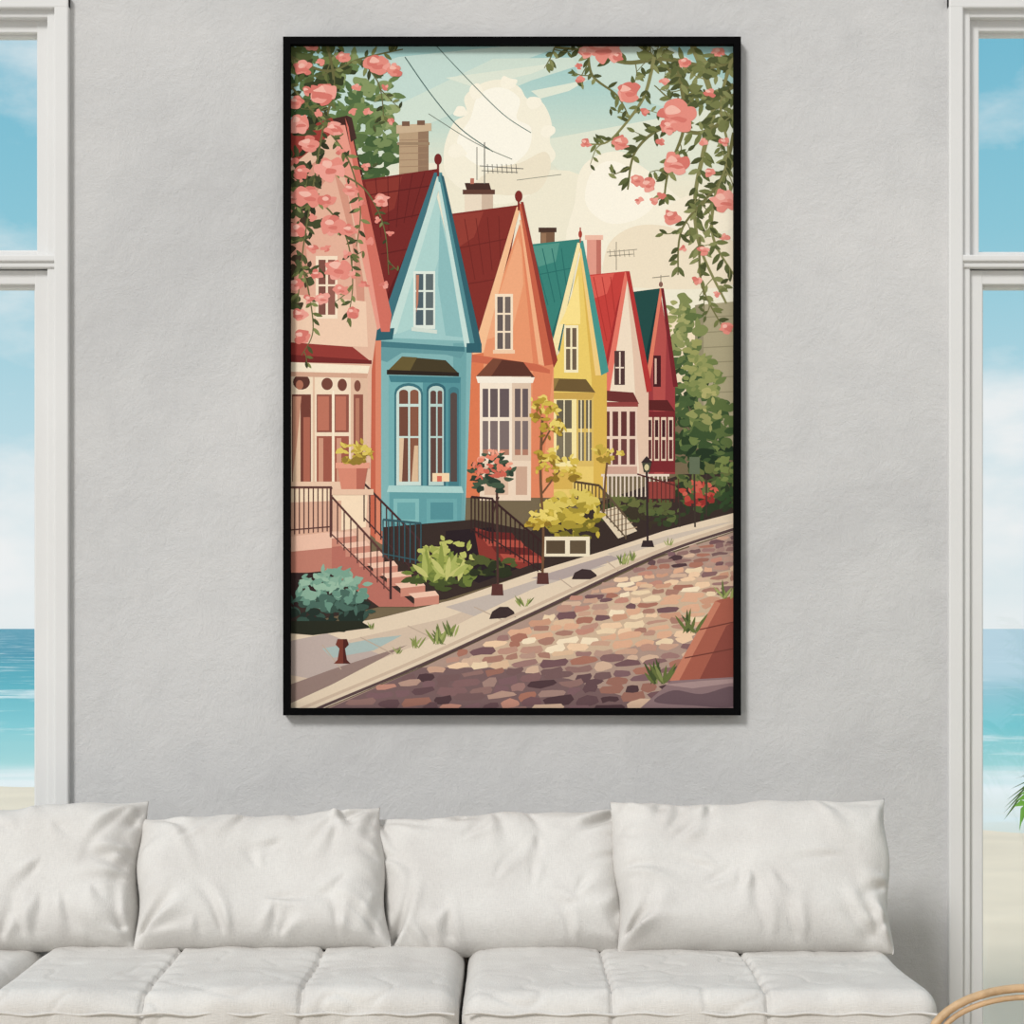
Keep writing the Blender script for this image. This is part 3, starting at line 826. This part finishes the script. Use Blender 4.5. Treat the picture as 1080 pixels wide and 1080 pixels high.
def pillow(corners,seed,thick=0.085,nx=130,ny=84,w=0.60,h=0.37):
    rng=np.random.RandomState(seed)
    X,Y=np.meshgrid(np.linspace(-w/2,w/2,nx),np.linspace(-h/2,h/2,ny),indexing='ij')
    u=X/(w/2); v=Y/(h/2)
    Z=0.03*np.clip((1-u**4),0,1)*np.clip((1-v**4),0,1)
    nz=np.zeros_like(Z)
    for k in range(18):
        fx_,fy_=rng.uniform(-30,30,2); nz+=0.0008*np.sin(fx_*X*2+fy_*Y*2+rng.uniform(0,6))
    P=np.stack([X,Y,np.abs(Z+nz*(Z>0))],-1).astype(np.float64)
    dx=w/(nx-1); dy=h/(ny-1); dd=math.hypot(dx,dy)
    V=np.zeros_like(P)
    def con(Q,a,b,l,k):
        A=Q[a]; Bq=Q[b]; d=Bq-A; L_=np.sqrt((d**2).sum(-1,keepdims=True))+1e-12
        c=d*((L_-l)/L_)*0.5*k
        Q[a]+=c; Q[b]-=c
    S=slice
    cons=[]
    for par in (0,1):
        n=(nx-par)//2; cons.append(((S(par,par+2*n,2),S(None)),(S(par+1,par+2*n,2),S(None)),dx,1.0))
        n=(ny-par)//2; cons.append(((S(None),S(par,par+2*n,2)),(S(None),S(par+1,par+2*n,2)),dy,1.0))
    for par in (0,1):
        n=(nx-par)//2
        a=S(par,par+2*n,2); b=S(par+1,par+2*n,2)
        cons.append(((a,S(0,ny-1)),(b,S(1,ny)),dd,0.35)); cons.append(((a,S(1,ny)),(b,S(0,ny-1)),dd,0.35))
    for it in range(280):
        gx=np.gradient(P,axis=0); gy=np.gradient(P,axis=1)
        n=np.cross(gx,gy); n/= (dx*dy)
        Q=P+V+n*0.0004
        for k in range(7):
            for a,b,l,st in cons: con(Q,a,b,l,st)
            Q[0,:,2]=0;Q[-1,:,2]=0;Q[:,0,2]=0;Q[:,-1,2]=0
        Q[...,2]=np.maximum(Q[...,2],0.0005)
        Q[0,:,2]=0;Q[-1,:,2]=0;Q[:,0,2]=0;Q[:,-1,2]=0
        over=Q[...,2]>thick
        Q[...,2]=np.where(over,thick+(Q[...,2]-thick)*0.3,Q[...,2])
        lap=Q.copy(); lap[1:-1,1:-1]=(Q[2:,1:-1]+Q[:-2,1:-1]+Q[1:-1,2:]+Q[1:-1,:-2])/4
        Q=Q*0.985+lap*0.015
        V=(Q-P)*0.93
        P=Q
    cx=(abs(P[0,0,0])+abs(P[-1,-1,0])+abs(P[0,-1,0])+abs(P[-1,0,0]))/4; cy=(abs(P[0,0,1])+abs(P[-1,-1,1])+abs(P[0,-1,1])+abs(P[-1,0,1]))/4
    px_=P[...,0].copy(); py_=P[...,1].copy()
    K=0.64
    for j in range(ny):
        hw=(px_[-1,j]-px_[0,j])/2; c0=(px_[-1,j]+px_[0,j])/2
        P[:,j,0]=c0*(1-K)+(px_[:,j]-c0)*(1+(cx/hw-1)*K)
    for i in range(nx):
        hh=(py_[i,-1]-py_[i,0])/2; c0=(py_[i,-1]+py_[i,0])/2
        P[i,:,1]=c0*(1-K)+(py_[i,:]-c0)*(1+(cy/hh-1)*K)
    U=(P[...,0]/cx+1)/2; Vv=(P[...,1]/cy+1)/2
    Zp=P[...,2].copy()
    Xm=U*w; Ym=Vv*h
    edge=np.minimum(np.minimum(U,1-U)*w,np.minimum(Vv,1-Vv)*h)
    mask=np.clip(edge/0.03,0,1)
    dz=np.zeros_like(Zp)
    starts=[]
    for (a,b_) in ((0,0),(1,0),(0,1),(1,1)):
        for k in range(5):
            an=math.atan2((.5-b_)*h,(.5-a)*w)+rng.uniform(-.62,.62)
            starts.append((a*w+math.cos(an)*.01,b_*h+math.sin(an)*.01,an,rng.uniform(.09,.22),rng.uniform(.006,.013)))
    for k in range(14):
        t=rng.uniform(.12,.88); s_=rng.randint(4)
        if s_==0: x0,y0,an=t*w,h,-math.pi/2
        elif s_==1: x0,y0,an=t*w,0,math.pi/2
        elif s_==2: x0,y0,an=0,t*h,0
        else: x0,y0,an=w,t*h,math.pi
        starts.append((x0,y0,an+rng.uniform(-.8,.8),rng.uniform(.06,.16),rng.uniform(.005,.011)))
    for k in range(8): starts.append((rng.uniform(.15,.85)*w,rng.uniform(.15,.85)*h,rng.uniform(0,6.28),rng.uniform(.07,.16),rng.uniform(.004,.008)))
    for (x0,y0,an,ln,am) in starts:
        ca,sa=math.cos(an),math.sin(an); kk=rng.uniform(-3.5,3.5)
        s_=(Xm-x0)*ca+(Ym-y0)*sa; tt=-(Xm-x0)*sa+(Ym-y0)*ca-kk*s_*s_
        env=np.clip(s_/(ln*.25),0,1)*np.clip((ln-s_)/(ln*.7),0,1)
        wd=0.006+0.018*np.clip(s_/ln,0,1)
        dz+= am*env*(np.exp(-(tt/wd)**2)-1.1*np.exp(-((tt-1.6*wd)/(wd*.9))**2))
    for k in range(8):
        f1,f2=rng.uniform(-17,17,2); dz+=0.0034*np.sin(f1*Xm+f2*Ym+rng.uniform(0,6))
    Zp=np.maximum(Zp+dz*mask,0.0008*(edge>1e-6))
    BL,BR,TR,TL=[np.array(c) for c in corners]
    U=U[...,None];Vv=Vv[...,None]
    base=BL*(1-U)*(1-Vv)+BR*U*(1-Vv)+TR*U*Vv+TL*(1-U)*Vv
    s1,s2,s3=rng.uniform(0,6,3)
    base[...,2:3]+=(-0.008*np.sin(math.pi*U)**.6+0.006*np.sin(9*U+s1)*np.sin(math.pi*U)+0.0025*np.sin(31*U+s3)*np.sin(math.pi*U))*Vv**2
    base[...,0:1]+=0.008*np.sin(8*Vv+s2)*(2*U-1)*np.sin(math.pi*Vv)
    nrm=np.cross(BR-BL,TL-BL); nrm/=np.linalg.norm(nrm)
    if nrm[1]>0: nrm=-nrm
    sag=(1-Vv)*0.45+0.82
    f=base+nrm*Zp[...,None]*sag; bk=base-nrm*Zp[...,None]*0.7
    vs=[tuple(f[i,j]) for i in range(nx) for j in range(ny)]
    idb={}
    for i in range(nx):
        for j in range(ny):
            if i in(0,nx-1) or j in(0,ny-1): idb[(i,j)]=i*ny+j
            else: idb[(i,j)]=len(vs); vs.append(tuple(bk[i,j]))
    fs=[]
    for i in range(nx-1):
        for j in range(ny-1):
            fs.append((i*ny+j,(i+1)*ny+j,(i+1)*ny+j+1,i*ny+j+1))
            fs.append((idb[(i,j)],idb[(i,j+1)],idb[(i+1,j+1)],idb[(i+1,j)]))
    me=bpy.data.meshes.new('sofa_cushion'); me.from_pydata(vs,[],fs)
    return link('sofa_cushion',me,M_fab,None,True)
YB,YT=-0.53,-0.33
def cor(bl,br_,tr,tl,dy=0.0): return [W(*bl,YB+dy),W(*br_,YB+dy),W(*tr,YT+dy),W(*tl,YT+dy)]
pillow(cor((-125,1008),(143,1004),(158,846),(-110,852),0.0),11)
pillow(cor((139,1004),(413,1003),(402,853),(150,862),-0.03),12)
pillow(cor((408,1012),(662,1006),(658,853),(386,862),0.01),13)
pillow(cor((650,1005),(943,1009),(934,844),(643,844),-0.03),14)

# ---------------- rattan chair ----------------
ch=empty('rattan_armchair',(0.92,-1.95,0))
cx=W(1085,0,-1.7).x
def arm(y,a,b,zt,zb):
    pts=[(cx-a,y,zb)]
    for t in range(25):
        th=math.pi-math.pi*t/24
        pts.append((cx+a*math.cos(th),y,zt-b+b*math.sin(th)))
    pts.append((cx+a,y,zb)); return pts
zt=EZ-(1042-662)*3.3/2000
tube('arm_hoops',[arm(-1.7,.176,.10,zt,0.30),arm(-2.2,.176,.10,zt,0.30)],0.0075,M_rattan,ch)
tube('arm_inner_hoops',[arm(-1.7,.160,.085,zt-0.016,0.30),arm(-2.2,.160,.085,zt-.016,.30)],0.005,M_rattan,ch)
tube('legs',[[(cx-.19,-1.7,0),(cx-.176,-1.7,.42)],[(cx-.19,-2.2,0),(cx-.176,-2.2,.42)],[(cx+.28,-1.7,0),(cx+.2,-1.7,.36)],[(cx+.28,-2.2,0),(cx+.2,-2.2,.36)]],0.014,M_rattan,ch)
tube('seat_rails',[[(cx-.2,-1.7,.32),(cx+.22,-1.7,.32),(cx+.22,-2.2,.32),(cx-.2,-2.2,.32),(cx-.2,-1.7,.32)]],0.014,M_rattan,ch)
tube('seat_canes',[[(cx-.2+i*.02,-1.7,.33),(cx-.2+i*.02,-1.95,.318),(cx-.2+i*.02,-2.2,.33)] for i in range(22)],0.006,M_rattan,ch)
bk=[]
for i in range(25):
    th=math.pi*i/24; bk.append((cx+.22+.07*math.sin(th),-1.95+.25*math.cos(th),.32+.5*math.sin(th)**.6))
tube('back_hoop',[bk],0.014,M_rattan,ch)
tube('back_canes',[[(cx+.22,-1.95+.25*math.cos(math.pi*i/16),.32),(cx+.22+.06*math.sin(math.pi*i/16),-1.95+.25*math.cos(math.pi*i/16),.32+.49*math.sin(math.pi*i/16)**.6)] for i in range(2,15)],0.005,M_rattan,ch)

# ---------------- potted palm ----------------
PX,PY=1.60,-0.62
palm=empty('potted_palm',(PX,PY,0))
bm=bmesh.new()
prof=[(0.0,0.0),(0.12,0.0),(0.15,0.06),(0.165,0.2),(0.15,0.34),(0.155,0.36),(0.14,0.36),(0.135,0.32),(0.0,0.32)]
rings=[]
for r,z in prof: rings.append([bm.verts.new((PX+max(r,.0005)*math.cos(2*math.pi*k/32),PY+max(r,.0005)*math.sin(2*math.pi*k/32),z)) for k in range(32)])
for a,b_ in zip(rings,rings[1:]):
    for k in range(32): bm.faces.new([a[k],a[(k+1)%32],b_[(k+1)%32],b_[k]])
me=bpy.data.meshes.new('pot'); bm.to_mesh(me); bm.free(); link('pot',me,M_pot,palm,True)
stems=[]; vs=[];fs=[]
RR=random.Random(3)
def frond(az,reach,zp,ze,n=26):
    p0=Vector((PX,PY,0.3)); p3=Vector((PX+reach*math.cos(az),PY+reach*math.sin(az),ze))
    p1=Vector((PX+reach*.15*math.cos(az),PY+reach*.15*math.sin(az),zp)); p2=Vector((PX+reach*.7*math.cos(az),PY+reach*.7*math.sin(az),zp+.05))
    pts=[]
    for i in range(n+1):
        t=i/n; pts.append(p0*(1-t)**3+p1*3*t*(1-t)**2+p2*3*t*t*(1-t)+p3*t**3)
    stems.append(pts)
    for i in range(8,n+1):
        d=(pts[i]-pts[i-1]).normalized(); side=d.cross(Vector((0,0,1))).normalized()
        t=i/n; l=0.13*math.sin(math.pi*min(1,(t-.2)/.85))**.6+.025
        for s in (-1,1):
            dirv=(side*s*.8+d*.75+Vector((0,0,.1))).normalized()
            wv=d*0.011
            a=pts[i]; k=len(vs)
            mid=a+dirv*l*.45+Vector((0,0,.012)); tip=a+dirv*l+Vector((0,0,-.02*RR.uniform(.5,1.5)))
            vs.extend([a-wv*.5,a+wv*.5,mid+wv,tip,mid-wv]); fs.append((k,k+1,k+2,k+4)); fs.append((k+4,k+2,k+3))
frond(math.pi+0.05,0.415,0.93,0.85)
for az,rc,zp,ze in ((0.2,.5,1.0,.8),(1.2,.32,1.15,1.0),(2.0,.22,1.25,1.2),(-.6,.5,.95,.85),(-1.4,.45,1.1,.9),(-2.0,.3,1.0,.75),(.7,.35,1.3,1.25)): frond(az,rc,zp,ze)
me=bpy.data.meshes.new('fronds'); me.from_pydata([tuple(v) for v in vs],[],fs); link('fronds',me,M_leaf,palm)
tube('stems',stems,0.004,M_leaf,palm)

# ---------------- world + sun ----------------
w=bpy.data.worlds.new('World'); sc.world=w; w.use_nodes=True; nt=w.node_tree
bg=nt.nodes['Background']
tc=N(nt,'ShaderNodeTexCoord'); sp=N(nt,'ShaderNodeSeparateXYZ'); nt.links.new(tc.outputs['Generated'],sp.inputs[0])
r=ramp(nt,[(0.0,lin((228,238,240))),(0.10,lin((184,220,231))),(0.2,lin((136,200,218))),(0.33,lin((96,180,208))),(1.0,lin((100,166,205)))])
nt.links.new(sp.outputs['Z'],r.inputs[0])
mp=N(nt,'ShaderNodeMapping'); mp.inputs['Scale'].default_value=(5,5,11); mp.inputs['Location'].default_value=(1.3,0.2,0.0)
nt.links.new(tc.outputs['Generated'],mp.inputs[0])
n=N(nt,'ShaderNodeTexNoise'); n.inputs['Scale'].default_value=1.0; n.inputs['Detail'].default_value=7; n.inputs['Roughness'].default_value=.55
nt.links.new(mp.outputs[0],n.inputs['Vector'])
mr=N(nt,'ShaderNodeMapRange'); mr.inputs['From Min'].default_value=0.3; mr.inputs['From Max'].default_value=-0.3; mr.inputs['To Min'].default_value=0; mr.inputs['To Max'].default_value=0.5
nt.links.new(sp.outputs['Y'],mr.inputs[0])
ad=N(nt,'ShaderNodeMath',operation='ADD'); nt.links.new(n.outputs[0],ad.inputs[0]); nt.links.new(mr.outputs[0],ad.inputs[1])
r2=ramp(nt,[(0.45,(0,0,0,1)),(0.63,(.9,.9,.9,1))]); nt.links.new(ad.outputs[0],r2.inputs[0])
rc=ramp(nt,[(0.0,lin((244,246,246))),(0.5,lin((200,196,192)))]); nt.links.new(mr.outputs[0],rc.inputs[0])
mx=N(nt,'ShaderNodeMixRGB'); nt.links.new(r2.outputs[0],mx.inputs[0]); nt.links.new(r.outputs[0],mx.inputs[1]); nt.links.new(rc.outputs[0],mx.inputs[2])
nt.links.new(mx.outputs[0],bg.inputs[0]); bg.inputs[1].default_value=1.0
sl=bpy.data.lights.new('sun','SUN'); sl.energy=2.1; sl.angle=math.radians(14); sl.color=(1,0.98,0.955)
so=bpy.data.objects.new('sun',sl); sc.collection.objects.link(so)
so.rotation_euler=Vector((0.62,1,-0.82)).to_track_quat('-Z','Y').to_euler()
so.location=(-2,-5,5)

cam=bpy.data.cameras.new('camera'); co=bpy.data.objects.new('camera',cam); sc.collection.objects.link(co)
co.location=(0,-5,EZ); co.rotation_euler=(math.pi/2,0,0)
cam.sensor_width=36; cam.lens=36*F/1080; cam.shift_y=(HY-540)/1080; cam.clip_end=5000
sc.camera=co
